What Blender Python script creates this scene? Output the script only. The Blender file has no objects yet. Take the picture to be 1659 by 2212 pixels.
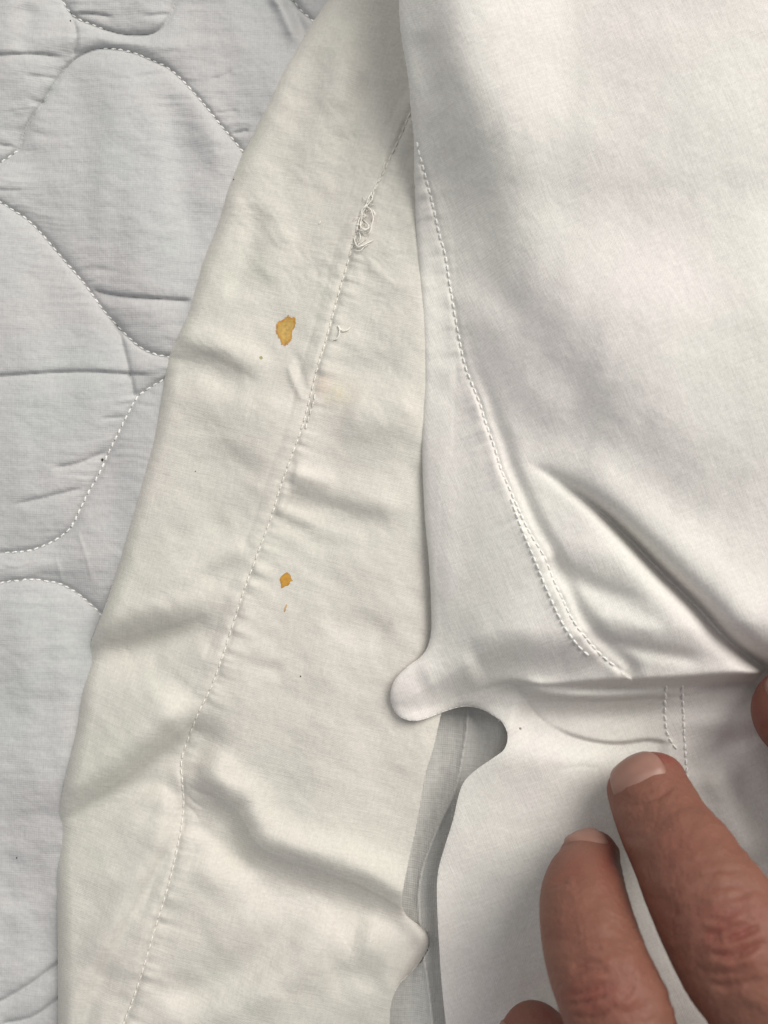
import bpy, math, random
import numpy as np
from mathutils import Vector, Matrix

# ------------------------------------------------------------------ camera, world, light
W, H = 1659.0, 2212.0            # layout units: one unit = S metres on the mattress pad
S = 0.15 / W
D = 0.168                        # camera height above the pad, metres
scene = bpy.context.scene
col = scene.collection

cam_d = bpy.data.cameras.new('camera')
cam = bpy.data.objects.new('camera', cam_d); col.objects.link(cam)
cam.location = (0, 0, D)
cam_d.sensor_fit = 'HORIZONTAL'; cam_d.sensor_width = 24.0
cam_d.lens = 24.0 * D / 0.15
cam_d.clip_start = 0.004; cam_d.clip_end = 20
cam_d.dof.use_dof = True
cam_d.dof.focus_distance = D - 0.008
cam_d.dof.aperture_fstop = cam_d.lens / 1.9
scene.camera = cam

world = bpy.data.worlds.new("World"); scene.world = world
world.use_nodes = True
bg = world.node_tree.nodes['Background']
bg.inputs[0].default_value = (0.96, 0.975, 1.0, 1); bg.inputs[1].default_value = 0.33

def area(name, loc, target, size, power, colr):
    l = bpy.data.lights.new(name, 'AREA'); l.shape = 'RECTANGLE'; l.size = size[0]; l.size_y = size[1]
    l.energy = power; l.color = colr
    o = bpy.data.objects.new(name, l); col.objects.link(o); o.location = loc
    d = Vector(target) - Vector(loc)
    o.rotation_euler = d.to_track_quat('-Z', 'Y').to_euler()
    return o
area('ceiling_lamp', (0.62, 0.66, 0.85), (0, 0, 0), (0.8, 0.8), 17.5, (1.0, 0.95, 0.875))
area('fill_light', (-0.9, 1.3, 1.6), (0, 0, 0), (0.9, 0.9), 9.0, (1.0, 0.96, 0.90))  # unseen fill light, added to soften the shade left by the main lamp

scene.view_settings.view_transform = 'Standard'
scene.view_settings.look = 'None'
scene.view_settings.exposure = -0.05
scene.view_settings.gamma = 1.0
scene.cycles.use_denoising = True

# ------------------------------------------------------------------ helpers
rng = np.random.default_rng(7)
random.seed(7)

def world_pt(u, v, h):
    """layout position (u right, v down) at height h (mm) -> metres"""
    z = h * 0.001
    k = S * (D - z) / D
    return (u - W / 2) * k, -(v - H / 2) * k, z

def layout_of(co):
    k = S * (D - co[:, 2]) / D
    return co[:, 0] / k + W / 2, -co[:, 1] / k + H / 2

def smooth01(x):
    x = np.clip(x, 0, 1); return x * x * (3 - 2 * x)

_perm = rng.permutation(4096)
_grad = rng.normal(size=(4096, 2)); _grad /= np.linalg.norm(_grad, axis=1)[:, None]
def perlin(x, y, seed=0):
    xi = np.floor(x).astype(int); yi = np.floor(y).astype(int)
    xf = x - xi; yf = y - yi
    def g(ix, iy, fx, fy):
        k = _perm[(ix + seed * 131 + _perm[(iy + seed * 71) & 4095]) & 4095]
        return _grad[k, 0] * fx + _grad[k, 1] * fy
    u = xf * xf * xf * (xf * (xf * 6 - 15) + 10); v = yf * yf * yf * (yf * (yf * 6 - 15) + 10)
    a = g(xi, yi, xf, yf); b = g(xi + 1, yi, xf - 1, yf)
    c = g(xi, yi + 1, xf, yf - 1); d = g(xi + 1, yi + 1, xf - 1, yf - 1)
    return ((a * (1 - u) + b * u) * (1 - v) + (c * (1 - u) + d * u) * v) * 1.5
def fbm(x, y, seed=0, octv=4, gain=0.5):
    s = 0; a = 1.0
    for i in range(octv):
        s = s + a * perlin(x, y, seed + i); x = x * 2.03; y = y * 2.03; a *= gain
    return s

def spline(pts, step=8.0):
    """Catmull-Rom through the points, resampled evenly"""
    p = np.array(pts, float)
    q = np.vstack([2 * p[0] - p[1], p, 2 * p[-1] - p[-2]])
    out = []
    for i in range(1, len(q) - 2):
        t = np.linspace(0, 1, 12, endpoint=False)[:, None]
        a, b, c, d = q[i - 1], q[i], q[i + 1], q[i + 2]
        out.append(0.5 * ((2 * b) + (c - a) * t + (2 * a - 5 * b + 4 * c - d) * t * t + (3 * b - a - 3 * c + d) * t ** 3))
    out = np.vstack(out + [p[-1:]])
    L = np.r_[0, np.cumsum(np.linalg.norm(np.diff(out[:, :2], axis=0), axis=1))]
    n = max(2, int(L[-1] / step) + 1)
    s = np.linspace(0, L[-1], n)
    return np.stack([np.interp(s, L, out[:, k]) for k in range(out.shape[1])], 1)

def poly_dist(U, V, line):
    """signed distance (positive on the right of travel, v down) and arc length to a polyline"""
    sh = U.shape; U = U.ravel(); V = V.ravel()
    best = np.full(U.shape, 1e18); sd = np.zeros(U.shape); arc = np.zeros(U.shape)
    L = 0.0
    for i in range(len(line) - 1):
        ax, ay = line[i, :2]; bx, by = line[i + 1, :2]
        dx, dy = bx - ax, by - ay; ll = math.hypot(dx, dy) + 1e-9
        t = np.clip(((U - ax) * dx + (V - ay) * dy) / (ll * ll), 0, 1)
        px = U - (ax + t * dx); py = V - (ay + t * dy)
        d2 = px * px + py * py
        m = d2 < best
        best[m] = d2[m]
        cr = dx * (V[m] - ay) - dy * (U[m] - ax)
        sd[m] = np.sqrt(d2[m]) * np.where(cr >= 0, 1, -1)
        arc[m] = L + t[m] * ll
        L += ll
    return sd.reshape(sh), arc.reshape(sh), L

def feature(Hf, U, V, pts, kind, A, w, w2=None, taper=(0.25, 0.25), grow=None):
    """add one crease, ridge, valley or step (heights in mm) along a drawn line"""
    if w2 is None: w2 = w
    line = spline(pts, 10)
    R = 4.5 * max(w, w2)
    m = (U > line[:, 0].min() - R) & (U < line[:, 0].max() + R) & (V > line[:, 1].min() - R) & (V < line[:, 1].max() + R)
    if not m.any(): return
    d, a, L = poly_dist(U[m], V[m], line)
    t = a / L
    tp = np.ones_like(t)
    if taper[0] > 0: tp *= smooth01(t / taper[0])
    if taper[1] > 0: tp *= smooth01((1 - t) / taper[1])
    ww = np.where(d > 0, w2, w)
    if grow is not None: ww = ww * (grow[0] + (grow[1] - grow[0]) * t)
    x = d / ww
    if kind == 'bump': f = np.exp(-x * x)
    elif kind == 'sharp': f = np.exp(-np.abs(x))
    elif kind == 'soft': f = 1 / (1 + x * x) ** 1.5
    elif kind == 'fold': f = x * np.exp(0.5 - x * x / 2)
    elif kind == 'ledge': f = np.where(x > 0, np.exp(-x * x * 0.5), np.exp(-(x * 1.5) ** 2))   # steep on the left, long on the right
    Hf[m] += A * tp * f

def axis(lo, hi, flo, fhi, fine, coarse):
    a = [np.arange(lo, flo, coarse), np.arange(flo, fhi, fine), np.arange(fhi, hi + coarse, coarse)]
    return np.concatenate(a)

def inside_poly(U, V, poly):
    sh = U.shape; U = U.ravel(); V = V.ravel(); c = np.zeros(U.shape, bool)
    n = len(poly)
    for i in range(n):
        x1, y1 = poly[i]; x2, y2 = poly[(i + 1) % n]
        if y1 == y2: continue
        cond = ((V < y1) != (V < y2))
        xi = x1 + (V - y1) * (x2 - x1) / (y2 - y1)
        c ^= cond & (U < xi)
    return c.reshape(sh)

def build_sheet(us, vs, outline, height, thick, under):
    """cloth as a fine grid trimmed exactly to its outline; the edge turns under by `thick` mm over `under` units.
    height(U,V,din) gives mm, din = distance inside the outline"""
    U, V = np.meshgrid(us, vs)
    if outline is None:
        keep = np.ones(U.shape, bool); dist = np.full(U.shape, 1e4); inside = keep
        PU, PV = U.copy(), V.copy()
    else:
        closed = np.vstack([outline, outline[:1]])
        inside = inside_poly(U, V, outline)
        dist, _, _ = poly_dist(U, V, closed)
        dist = np.abs(dist)
        PU, PV = U.copy(), V.copy()
        band = (~inside) & (dist < 60)
        # nearest point of the outline for the outer ring of grid points
        bu, bv = U[band], V[band]
        best = np.full(bu.shape, 1e18); qx = bu.copy(); qy = bv.copy()
        for i in range(len(closed) - 1):
            ax, ay = closed[i]; bx, by = closed[i + 1]
            dx, dy = bx - ax, by - ay; ll = dx * dx + dy * dy + 1e-9
            t = np.clip(((bu - ax) * dx + (bv - ay) * dy) / ll, 0, 1)
            x = ax + t * dx; y = ay + t * dy
            d2 = (bu - x) ** 2 + (bv - y) ** 2
            m = d2 < best; best[m] = d2[m]; qx[m] = x[m]; qy[m] = y[m]
        PU[band] = qx; PV[band] = qy
    din = np.where(inside, dist, 0.0)
    Hh = height(PU, PV, din)
    cell = inside[:-1, :-1] | inside[1:, :-1] | inside[:-1, 1:] | inside[1:, 1:]
    used = np.zeros(U.shape, bool)
    used[:-1, :-1] |= cell; used[1:, :-1] |= cell; used[:-1, 1:] |= cell; used[1:, 1:] |= cell
    idx = -np.ones(U.shape, int); idx[used] = np.arange(used.sum())
    x, y, z = world_pt(PU[used], PV[used], Hh[used])
    verts = np.stack([x, y, z], 1)
    a = idx[:-1, :-1][cell]; b = idx[:-1, 1:][cell]; c = idx[1:, 1:][cell]; d = idx[1:, :-1][cell]
    faces = np.stack([a, d, c, b], 1)
    # boundary edges -> turned-under rim
    if thick > 0:
        e = np.concatenate([faces[:, [0, 1]], faces[:, [1, 2]], faces[:, [2, 3]], faces[:, [3, 0]]])
        key = np.sort(e, 1); kk = key[:, 0].astype(np.int64) * len(verts) + key[:, 1]
        uq, first, cnt = np.unique(kk, return_index=True, return_counts=True)
        be = e[first[cnt == 1]]
        bv_ = np.unique(be)
        # inward direction: from the outline distance field
        uu, vv = PU[used][bv_], PV[used][bv_]
        # average of inner neighbours
        acc = np.zeros((len(verts), 2)); n = np.zeros(len(verts))
        P2 = np.stack([PU[used], PV[used]], 1)
        for i in range(4):
            for j in range(4):
                if i != j:
                    np.add.at(acc, faces[:, i], P2[faces[:, j]]); np.add.at(n, faces[:, i], 1)
        inn = acc[bv_] / n[bv_][:, None] - P2[bv_]
        inn /= np.linalg.norm(inn, axis=1)[:, None] + 1e-6
        rings = [(-0.0, 0.35), (0.12, 0.75), (0.4, 0.97), (1.0, 1.0)]
        prev = {int(k): int(k) for k in bv_}
        base_h = Hh[used][bv_]
        allf = [faces]
        for (ri, rd) in rings:
            nu = uu + inn[:, 0] * under * ri; nv = vv + inn[:, 1] * under * ri
            x, y, z = world_pt(nu, nv, np.maximum(base_h - thick * rd, -6.0))
            start = len(verts)
            verts = np.vstack([verts, np.stack([x, y, z], 1)])
            cur = {int(k): start + i for i, k in enumerate(bv_)}
            allf.append(np.array([[prev[int(p)], cur[int(p)], cur[int(q)], prev[int(q)]] for p, q in be])[:, ::-1])
            prev = cur
        faces = np.vstack(allf)
    return verts, faces

def make_mesh(name, verts, faces):
    me = bpy.data.meshes.new(name)
    nf, k = faces.shape
    me.vertices.add(len(verts)); me.vertices.foreach_set('co', np.asarray(verts, np.float32).ravel())
    me.loops.add(nf * k); me.loops.foreach_set('vertex_index', faces.astype(np.int32).ravel())
    me.polygons.add(nf)
    me.polygons.foreach_set('loop_start', np.arange(0, nf * k, k, dtype=np.int32))
    me.polygons.foreach_set('use_smooth', np.ones(nf, bool))
    me.update(calc_edges=True); me.validate()
    if name.endswith(('cotton', '_cloth')) and name != 'stained_cloth':
        at = me.color_attributes.new('dye', 'FLOAT_COLOR', 'POINT')
        at.data.foreach_set('color', np.zeros(len(me.vertices) * 4, np.float32))
    return me

def empty(name, loc, label, cat, group=None):
    o = bpy.data.objects.new(name, None); col.objects.link(o); o.location = loc
    o.empty_display_size = 0.01
    o['label'] = label; o['category'] = cat
    if group: o['group'] = group
    return o

def part(name, me, mat, parent=None, loc=None, rot=None, label=None):
    """mesh given in world metres becomes a child of `parent`"""
    if loc is None and parent is not None:
        me.transform(Matrix.Translation(-parent.location))
    o = bpy.data.objects.new(name, me); col.objects.link(o)
    if mat and not me.materials: me.materials.append(mat)
    if parent: o.parent = parent
    if loc is not None: o.location = Vector(loc) - (parent.location if parent else Vector())
    if rot is not None: o.rotation_euler = rot
    if label: o['label'] = label
    return o

# ------------------------------------------------------------------ materials
def nn(nt, t, **kw):
    n = nt.nodes.new(t)
    for k, v in kw.items(): setattr(n, k, v)
    return n

def cloth_material(name, base, warm, weave_angle, pitch, twill=True, trans=0.12, weave=0.5, mottled=0.9, slub=0.5):
    m = bpy.data.materials.new(name); m.use_nodes = True
    nt = m.node_tree; N = nt.nodes; Lk = nt.links
    bs = N['Principled BSDF']
    tc = nn(nt, 'ShaderNodeTexCoord')
    mp = nn(nt, 'ShaderNodeMapping'); mp.inputs['Rotation'].default_value = (0, 0, math.radians(weave_angle))
    Lk.new(tc.outputs['Object'], mp.inputs[0])
    # hue drift of an old washed fabric
    n1 = nn(nt, 'ShaderNodeTexNoise'); n1.inputs['Scale'].default_value = 42; n1.inputs['Detail'].default_value = 4
    Lk.new(mp.outputs[0], n1.inputs[0])
    r1 = nn(nt, 'ShaderNodeValToRGB')
    r1.color_ramp.elements[0].position = 0.38; r1.color_ramp.elements[0].color = (*base, 1)
    r1.color_ramp.elements[1].position = 0.62; r1.color_ramp.elements[1].color = (*warm, 1)
    Lk.new(n1.outputs['Fac'], r1.inputs[0])
    # thread slubs: stretched noise both ways
    def stretched(sx, sy):
        q = nn(nt, 'ShaderNodeMapping'); q.inputs['Scale'].default_value = (sx, sy, 60)
        Lk.new(mp.outputs[0], q.inputs[0])
        t = nn(nt, 'ShaderNodeTexNoise'); t.inputs['Scale'].default_value = 1.0; t.inputs['Detail'].default_value = 3
        Lk.new(q.outputs[0], t.inputs[0]); return t
    a = stretched(180, 3200); b = stretched(3200, 240)
    ad = nn(nt, 'ShaderNodeMath', operation='ADD'); Lk.new(a.outputs[0], ad.inputs[0]); Lk.new(b.outputs[0], ad.inputs[1])
    mr = nn(nt, 'ShaderNodeMapRange'); mr.inputs['From Min'].default_value = 0.6; mr.inputs['From Max'].default_value = 1.4
    mr.inputs['To Min'].default_value = 1 - 0.10 * slub; mr.inputs['To Max'].default_value = 1 + 0.10 * slub
    Lk.new(ad.outputs[0], mr.inputs[0])
    # fine mottled grain
    g = nn(nt, 'ShaderNodeTexNoise'); g.inputs['Scale'].default_value = 1700; g.inputs['Detail'].default_value = 5; g.inputs['Roughness'].default_value = 0.6
    Lk.new(mp.outputs[0], g.inputs[0])
    gm = nn(nt, 'ShaderNodeMapRange'); gm.inputs['From Min'].default_value = 0.3; gm.inputs['From Max'].default_value = 0.7
    gm.inputs['To Min'].default_value = 1 - 0.07 * mottled; gm.inputs['To Max'].default_value = 1 + 0.07 * mottled
    Lk.new(g.outputs[0], gm.inputs[0])
    mu = nn(nt, 'ShaderNodeMath', operation='MULTIPLY'); Lk.new(mr.outputs[0], mu.inputs[0]); Lk.new(gm.outputs[0], mu.inputs[1])
    at = nn(nt, 'ShaderNodeAttribute'); at.attribute_name = 'dye'
    mx0 = nn(nt, 'ShaderNodeMix', data_type='RGBA', blend_type='MIX')
    Lk.new(at.outputs['Alpha'], mx0.inputs[0]); Lk.new(r1.outputs[0], mx0.inputs[6]); Lk.new(at.outputs['Color'], mx0.inputs[7])
    sc = nn(nt, 'ShaderNodeVectorMath', operation='SCALE'); Lk.new(mx0.outputs[2], sc.inputs[0]); Lk.new(mu.outputs[0], sc.inputs['Scale'])
    Lk.new(sc.outputs[0], bs.inputs['Base Color'])
    bs.inputs['Roughness'].default_value = 0.82
    bs.inputs['Specular IOR Level'].default_value = 0.08
    bs.inputs['Sheen Weight'].default_value = 0.04; bs.inputs['Sheen Roughness'].default_value = 0.5
    # weave relief
    def wave(rot, sc_):
        q = nn(nt, 'ShaderNodeMapping'); q.inputs['Rotation'].default_value = (0, 0, math.radians(rot))
        Lk.new(mp.outputs[0], q.inputs[0])
        w = nn(nt, 'ShaderNodeTexWave'); w.inputs['Scale'].default_value = sc_; w.inputs['Distortion'].default_value = 1.2
        w.inputs['Detail'].default_value = 1.5; w.inputs['Detail Scale'].default_value = 0.4
        Lk.new(q.outputs[0], w.inputs[0]); return w
    k = 0.314 / pitch
    w1 = wave(45 if twill else 0, k); w2 = wave(-38 if twill else 90, k * (1.9 if twill else 1.0))
    aw = nn(nt, 'ShaderNodeMath', operation='MULTIPLY_ADD'); aw.inputs[1].default_value = 1.0
    Lk.new(w1.outputs['Fac'], aw.inputs[0]); Lk.new(w2.outputs['Fac'], aw.inputs[2])
    b1 = nn(nt, 'ShaderNodeBump'); b1.inputs['Strength'].default_value = weave; b1.inputs['Distance'].default_value = 0.00003
    Lk.new(aw.outputs[0], b1.inputs['Height'])
    b2 = nn(nt, 'ShaderNodeBump'); b2.inputs['Strength'].default_value = 0.45; b2.inputs['Distance'].default_value = 0.0001
    g2 = nn(nt, 'ShaderNodeMath', operation='ADD'); Lk.new(g.outputs[0], g2.inputs[0]); Lk.new(ad.outputs[0], g2.inputs[1])
    Lk.new(g2.outputs[0], b2.inputs['Height']); Lk.new(b1.outputs[0], b2.inputs['Normal'])
    n3 = nn(nt, 'ShaderNodeTexNoise'); n3.inputs['Scale'].default_value = 240; n3.inputs['Detail'].default_value = 3
    Lk.new(mp.outputs[0], n3.inputs[0])
    b3 = nn(nt, 'ShaderNodeBump'); b3.inputs['Strength'].default_value = 0.07; b3.inputs['Distance'].default_value = 0.0004
    Lk.new(n3.outputs[0], b3.inputs['Height']); Lk.new(b2.outputs[0], b3.inputs['Normal'])
    Lk.new(b3.outputs[0], bs.inputs['Normal'])
    if trans > 0:
        tr = nn(nt, 'ShaderNodeBsdfTranslucent'); Lk.new(sc.outputs[0], tr.inputs[0])
        mx = nn(nt, 'ShaderNodeMixShader'); mx.inputs[0].default_value = trans
        Lk.new(bs.outputs[0], mx.inputs[1]); Lk.new(tr.outputs[0], mx.inputs[2])
        Lk.new(mx.outputs[0], N['Material Output'].inputs[0])
    return m

def simple_material(name, base, rough=0.6, spec=0.3, var=0.12, scale=900):
    m = bpy.data.materials.new(name); m.use_nodes = True
    nt = m.node_tree; bs = nt.nodes['Principled BSDF']
    tc = nn(nt, 'ShaderNodeTexCoord'); n = nn(nt, 'ShaderNodeTexNoise'); n.inputs['Scale'].default_value = scale; n.inputs['Detail'].default_value = 3
    nt.links.new(tc.outputs['Object'], n.inputs[0])
    r = nn(nt, 'ShaderNodeValToRGB')
    r.color_ramp.elements[0].position = 0.35; r.color_ramp.elements[0].color = (*[c * (1 - var) for c in base], 1)
    r.color_ramp.elements[1].position = 0.65; r.color_ramp.elements[1].color = (*[min(1, c * (1 + var)) for c in base], 1)
    nt.links.new(n.outputs[0], r.inputs[0]); nt.links.new(r.outputs[0], bs.inputs['Base Color'])
    bs.inputs['Roughness'].default_value = rough; bs.inputs['Specular IOR Level'].default_value = spec
    return m

M_pad = cloth_material('pad_cotton', (0.505, 0.52, 0.522), (0.53, 0.525, 0.53), 2, 0.00042, twill=False, trans=0.05, weave=0.3, slub=0.4)
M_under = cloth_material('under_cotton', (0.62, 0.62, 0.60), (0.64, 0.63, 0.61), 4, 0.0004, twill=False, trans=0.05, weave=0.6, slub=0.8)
M_sheet = cloth_material('sheet_sateen', (0.73, 0.722, 0.66), (0.75, 0.72, 0.672), 14, 0.00036, trans=0.14)
M_flap = cloth_material('flap_sateen', (0.775, 0.765, 0.725), (0.79, 0.755, 0.735), -22, 0.0004, trans=0.09)
M_thread = simple_material('white_thread', (0.9, 0.895, 0.87), 0.4, 0.6)
M_thread_sheet = simple_material('sheet_thread', (0.84, 0.82, 0.77), 0.5, 0.4)
M_lint = simple_material('dark_lint', (0.05, 0.045, 0.04), 0.9, 0.1, 0.4)

# ------------------------------------------------------------------ stitches
def capsule(L, r, nseg=8, nring=9, twist=True):
    """one stitch: a short thread that dives into the cloth at both ends (metres)"""
    vs, fs = [], []
    for i in range(nring):
        t = i / (nring - 1)
        x = (t - 0.5) * L
        rr = r * math.sqrt(max(0.02, 1 - (2 * t - 1) ** 4))
        zc = -r * 1.1 * (2 * t - 1) ** 4 + r * 0.25
        for k in range(nseg):
            a = 2 * math.pi * k / nseg + t * 2.2
            q = rr * (1 + (0.16 * math.cos(2 * (a + t * 5)) if twist else 0))
            vs.append((x, q * math.cos(a), zc + q * math.sin(a)))
    for i in range(nring - 1):
        for k in range(nseg):
            k2 = (k + 1) % nseg
            fs.append((i * nseg + k, i * nseg + k2, (i + 1) * nseg + k2, (i + 1) * nseg + k))
    return make_mesh('stitch', np.array(vs), np.array(fs))

def lay_stitches(parent, pts, hfun, me, mat, pitch, gap=0.25, jit=0.12, lift=0.0, skew=0.0):
    line = spline(pts, 2.0)
    L = np.r_[0, np.cumsum(np.linalg.norm(np.diff(line, axis=0), axis=1))]
    s = 0.0
    if not me.materials: me.materials.append(mat)
    while s + pitch < L[-1]:
        a, b = s + pitch * gap * 0.5, s + pitch * (1 - gap * 0.5)
        ua, va = np.interp(a, L, line[:, 0]), np.interp(a, L, line[:, 1])
        ub, vb = np.interp(b, L, line[:, 0]), np.interp(b, L, line[:, 1])
        s += pitch * random.uniform(0.93, 1.07)
        if min(ua, ub) > W + 40 or max(ua, ub) < -40 or min(va, vb) > H + 40 or max(va, vb) < -40: continue
        ha, hb = hfun(np.array([ua, ub]), np.array([va, vb]))
        A = Vector(world_pt(ua, va, ha + lift)); B = Vector(world_pt(ub, vb, hb + lift))
        d = B - A
        o = bpy.data.objects.new('stitch', me); col.objects.link(o); o.parent = parent
        o.location = (A + B) / 2 - parent.location
        yaw = math.atan2(d.y, d.x) + random.gauss(0, jit) + skew; pit = -math.atan2(d.z, math.hypot(d.x, d.y))
        o.rotation_euler = (random.uniform(-.4, .4), pit, yaw)
        o.scale = (d.length / me['len'], random.uniform(.85, 1.15), random.uniform(.85, 1.15))

def tube(path, r, nseg=7):
    """thread along world-space points"""
    P = [Vector(p) for p in path]; vs, fs = [], []
    n = len(P)
    for i, p in enumerate(P):
        t = (P[min(i + 1, n - 1)] - P[max(i - 1, 0)]).normalized()
        s = t.cross(Vector((0, 0, 1))); s = s.normalized() if s.length > 1e-4 else Vector((1, 0, 0))
        q = s.cross(t)
        rr = r * (0.5 if i in (0, n - 1) else 1) * (1 + 0.15 * math.sin(i * 2.1))
        for k in range(nseg):
            a = 2 * math.pi * k / nseg
            vs.append(p + s * (math.cos(a) * rr) + q * (math.sin(a) * rr))
    for i in range(n - 1):
        for k in range(nseg):
            k2 = (k + 1) % nseg
            fs.append((i * nseg + k, i * nseg + k2, (i + 1) * nseg + k2, (i + 1) * nseg + k))
    return make_mesh('thread', np.array([tuple(v) for v in vs]), np.array(fs))

def sampler(us, vs, grid):
    def f(u, v):
        i = np.clip(np.searchsorted(us, u) - 1, 0, len(us) - 2); j = np.clip(np.searchsorted(vs, v) - 1, 0, len(vs) - 2)
        fu = (u - us[i]) / (us[i + 1] - us[i]); fv = (v - vs[j]) / (vs[j + 1] - vs[j])
        return (grid[j, i] * (1 - fu) + grid[j, i + 1] * fu) * (1 - fv) + (grid[j + 1, i] * (1 - fu) + grid[j + 1, i + 1] * fu) * fv
    return f

# ------------------------------------------------------------------ mattress pad
pad_lines = [
    [(95,-90),(118,-40),(135,0),(150,25),(170,42),(195,52),(230,65),(265,74),(300,76),(330,72),(352,57),(367,35),(377,10),(385,-15),(395,-80)],
    [(-120,400),(-60,375),(0,352),(30,332),(42,320),(50,295),(67,260),(90,225),(117,185),(137,155),(160,130),(190,112),(220,105),(255,107),(290,115),(325,129),(360,145),(390,170),(420,202),(450,237),(480,275),(502,300),(520,322),(560,372),(620,420)],
    [(-120,385),(-50,415),(0,437),(30,455),(60,475),(90,505),(120,540),(150,575),(180,610),(200,637),(225,672),(255,705),(290,740),(320,760),(357,770),(405,778),(430,790),(405,805),(375,812),(345,825),(320,840),(295,860),(275,897),(255,937),(235,977),(215,1022),(192,1062),(172,1102),(155,1137),(130,1160),(100,1177),(60,1190),(0,1195),(-60,1197),(-140,1190)],
    [(-140,1300),(-60,1275),(0,1260),(40,1254),(75,1252),(105,1256),(130,1261),(155,1274),(175,1287),(195,1305),(215,1324),(260,1380),(300,1450)],
    [(590,-60),(612,-25),(637,5),(652,24),(670,40),(705,72),(760,110)],
    [(-160,2330),(-60,2290),(60,2300),(180,2380)],
]
pad_splines = [spline(p, 8) for p in pad_lines]

def pad_height(U, V, din=None):
    d = np.full(U.shape, 1e4)
    for ln in pad_splines:
        dd, _, _ = poly_dist(U, V, ln); d = np.minimum(d, np.abs(dd))
    puff = smooth01(np.clip(d / 190, 0, 1) ** 0.55)
    h = 2.0 * puff + 0.5 * (1 - np.exp(-d / 9)) + 0.5 * (1 - np.exp(-d / 3.5))
    near = np.exp(-d / 75)
    # fine horizontal gathers running into the stitching
    h += 0.26 * near * (0.35 + 0.9 * smooth01(fbm(U / 200, V / 160, 17, 2) + .3)) * fbm(U / 150 , (V + 12 * fbm(U / 120, V / 90, 19, 2)) / 17, 3, 2) * smooth01(d / 12)
    h += 0.05 * fbm(U / 140, V / 26, 9, 2) + 1.5 * fbm(U / 230, V / 400, 5, 2) + 0.12 * fbm(U / 45, V / 30, 11, 3)
    h += 0.12 * fbm(U / 60, V / 380, 14, 1)
    F = lambda *a, **k: feature(h, U, V, *a, **k)
    F([(150,30),(160,50),(165,80),(161,110),(156,132)], 'sharp', -0.9, 5)
    F([(-60,124),(0,119),(80,117),(152,127)], 'sharp', -0.8, 5, 12)
    F([(50,163),(95,166),(130,172)], 'sharp', -0.4, 4, 8)
    F([(60,216),(85,219),(105,222)], 'sharp', -0.35, 4, 8)
    F([(160,28),(200,30),(250,37)], 'sharp', -0.6, 4, 8)
    F([(300,36),(340,32),(372,30)], 'sharp', -0.4, 4, 6)
    F([(-60,312),(0,314),(45,319)], 'sharp', -0.7, 5)
    F([(195,622),(230,634),(280,641),(340,645),(420,650)], 'sharp', -1.1, 4, 13, taper=(.1,.1))
    F([(-60,815),(0,812),(60,808),(130,804),(200,803),(270,807),(360,814)], 'sharp', -1.0, 4, 13, taper=(.1,.2))
    F([(240,670),(258,715),(270,760),(282,810),(292,862)], 'sharp', -1.0, 5, 14, taper=(.3,.05))
    F([(105,1012),(150,1005),(190,992),(238,970)], 'sharp', -0.7, 5, 10)
    F([(20,1092),(80,1078),(140,1064),(200,1048)], 'sharp', -0.7, 5, 10)
    F([(215,905),(255,902),(275,900)], 'sharp', -0.4, 4)
    F([(-40,2178),(0,2163),(60,2128),(120,2085),(150,2060)], 'sharp', -1.2, 5, 14, taper=(.1,.1))
    F([(0,2212),(70,2196),(122,2160),(150,2140)], 'sharp', -1.1, 5, 12, taper=(.1,.1))
    F([(0,1975),(60,1955),(130,1900)], 'fold', 0.45, 26)
    F([(0,1830),(60,1800),(140,1770)], 'fold', 0.4, 24)
    F([(10,1560),(60,1540),(160,1500)], 'bump', -0.35, 30)
    F([(380,170),(410,240),(440,320),(480,410)], 'fold', -0.9, 34, taper=(.3,.4))
    F([(310,120),(345,190),(370,290),(395,420),(410,560)], 'bump', -0.8, 32)
    F([(255,120),(250,250),(220,420),(230,600)], 'bump', 0.5, 30)
    F([(575,-60),(600,-20),(628,35),(655,100)], 'fold', 1.5, 12)
    F([(70,0),(60,40),(40,120)], 'bump', -0.8, 24)
    F([(90,1300),(95,1500),(70,1700)], 'bump', -0.5, 34)
    F([(450,172),(480,165),(505,150)], 'sharp', -0.4, 5)
    F([(455,245),(480,243),(520,238)], 'sharp', -0.4, 4)
    F([(500,288),(520,285),(540,280)], 'sharp', -0.5, 4)
    F([(120,1200),(130,1240),(138,1262)], 'sharp', 0.25, 4)
    F([(165,1140),(185,1200),(200,1260)], 'sharp', 0.25, 4)
    return h - 0.6

us = axis(-1100, 3200, -40, 720, 3.0, 26.0); vs = axis(-1100, 3300, -30, 2240, 3.0, 26.0)
U, V = np.meshgrid(us, vs)
pad_grid = pad_height(U, V)
pad_s = sampler(us, vs, pad_grid)
verts, faces = build_sheet(us, vs, None, lambda a, b, c: pad_grid, 0, 0)
pad = empty('mattress_pad', (0, 0, 0), 'grey white quilted mattress pad with curved rows of stitching, lying underneath everything', 'mattress pad')
part('quilted_cotton', make_mesh('quilted_cotton', verts, faces), M_pad, pad)
st = capsule(0.00105, 0.00018); st['len'] = 0.00105
vis = [pad_lines[0][1:7], pad_lines[1][12:], pad_lines[2], pad_lines[3], pad_lines[4], [(0,352),(22,338),(42,322)]]
vis[2] = pad_lines[2][1:33]
for i, p in enumerate(vis):
    lay_stitches(pad, p, pad_s, st, M_thread, 16.0, gap=0.26, lift=0.13, skew=0.16)

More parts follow.
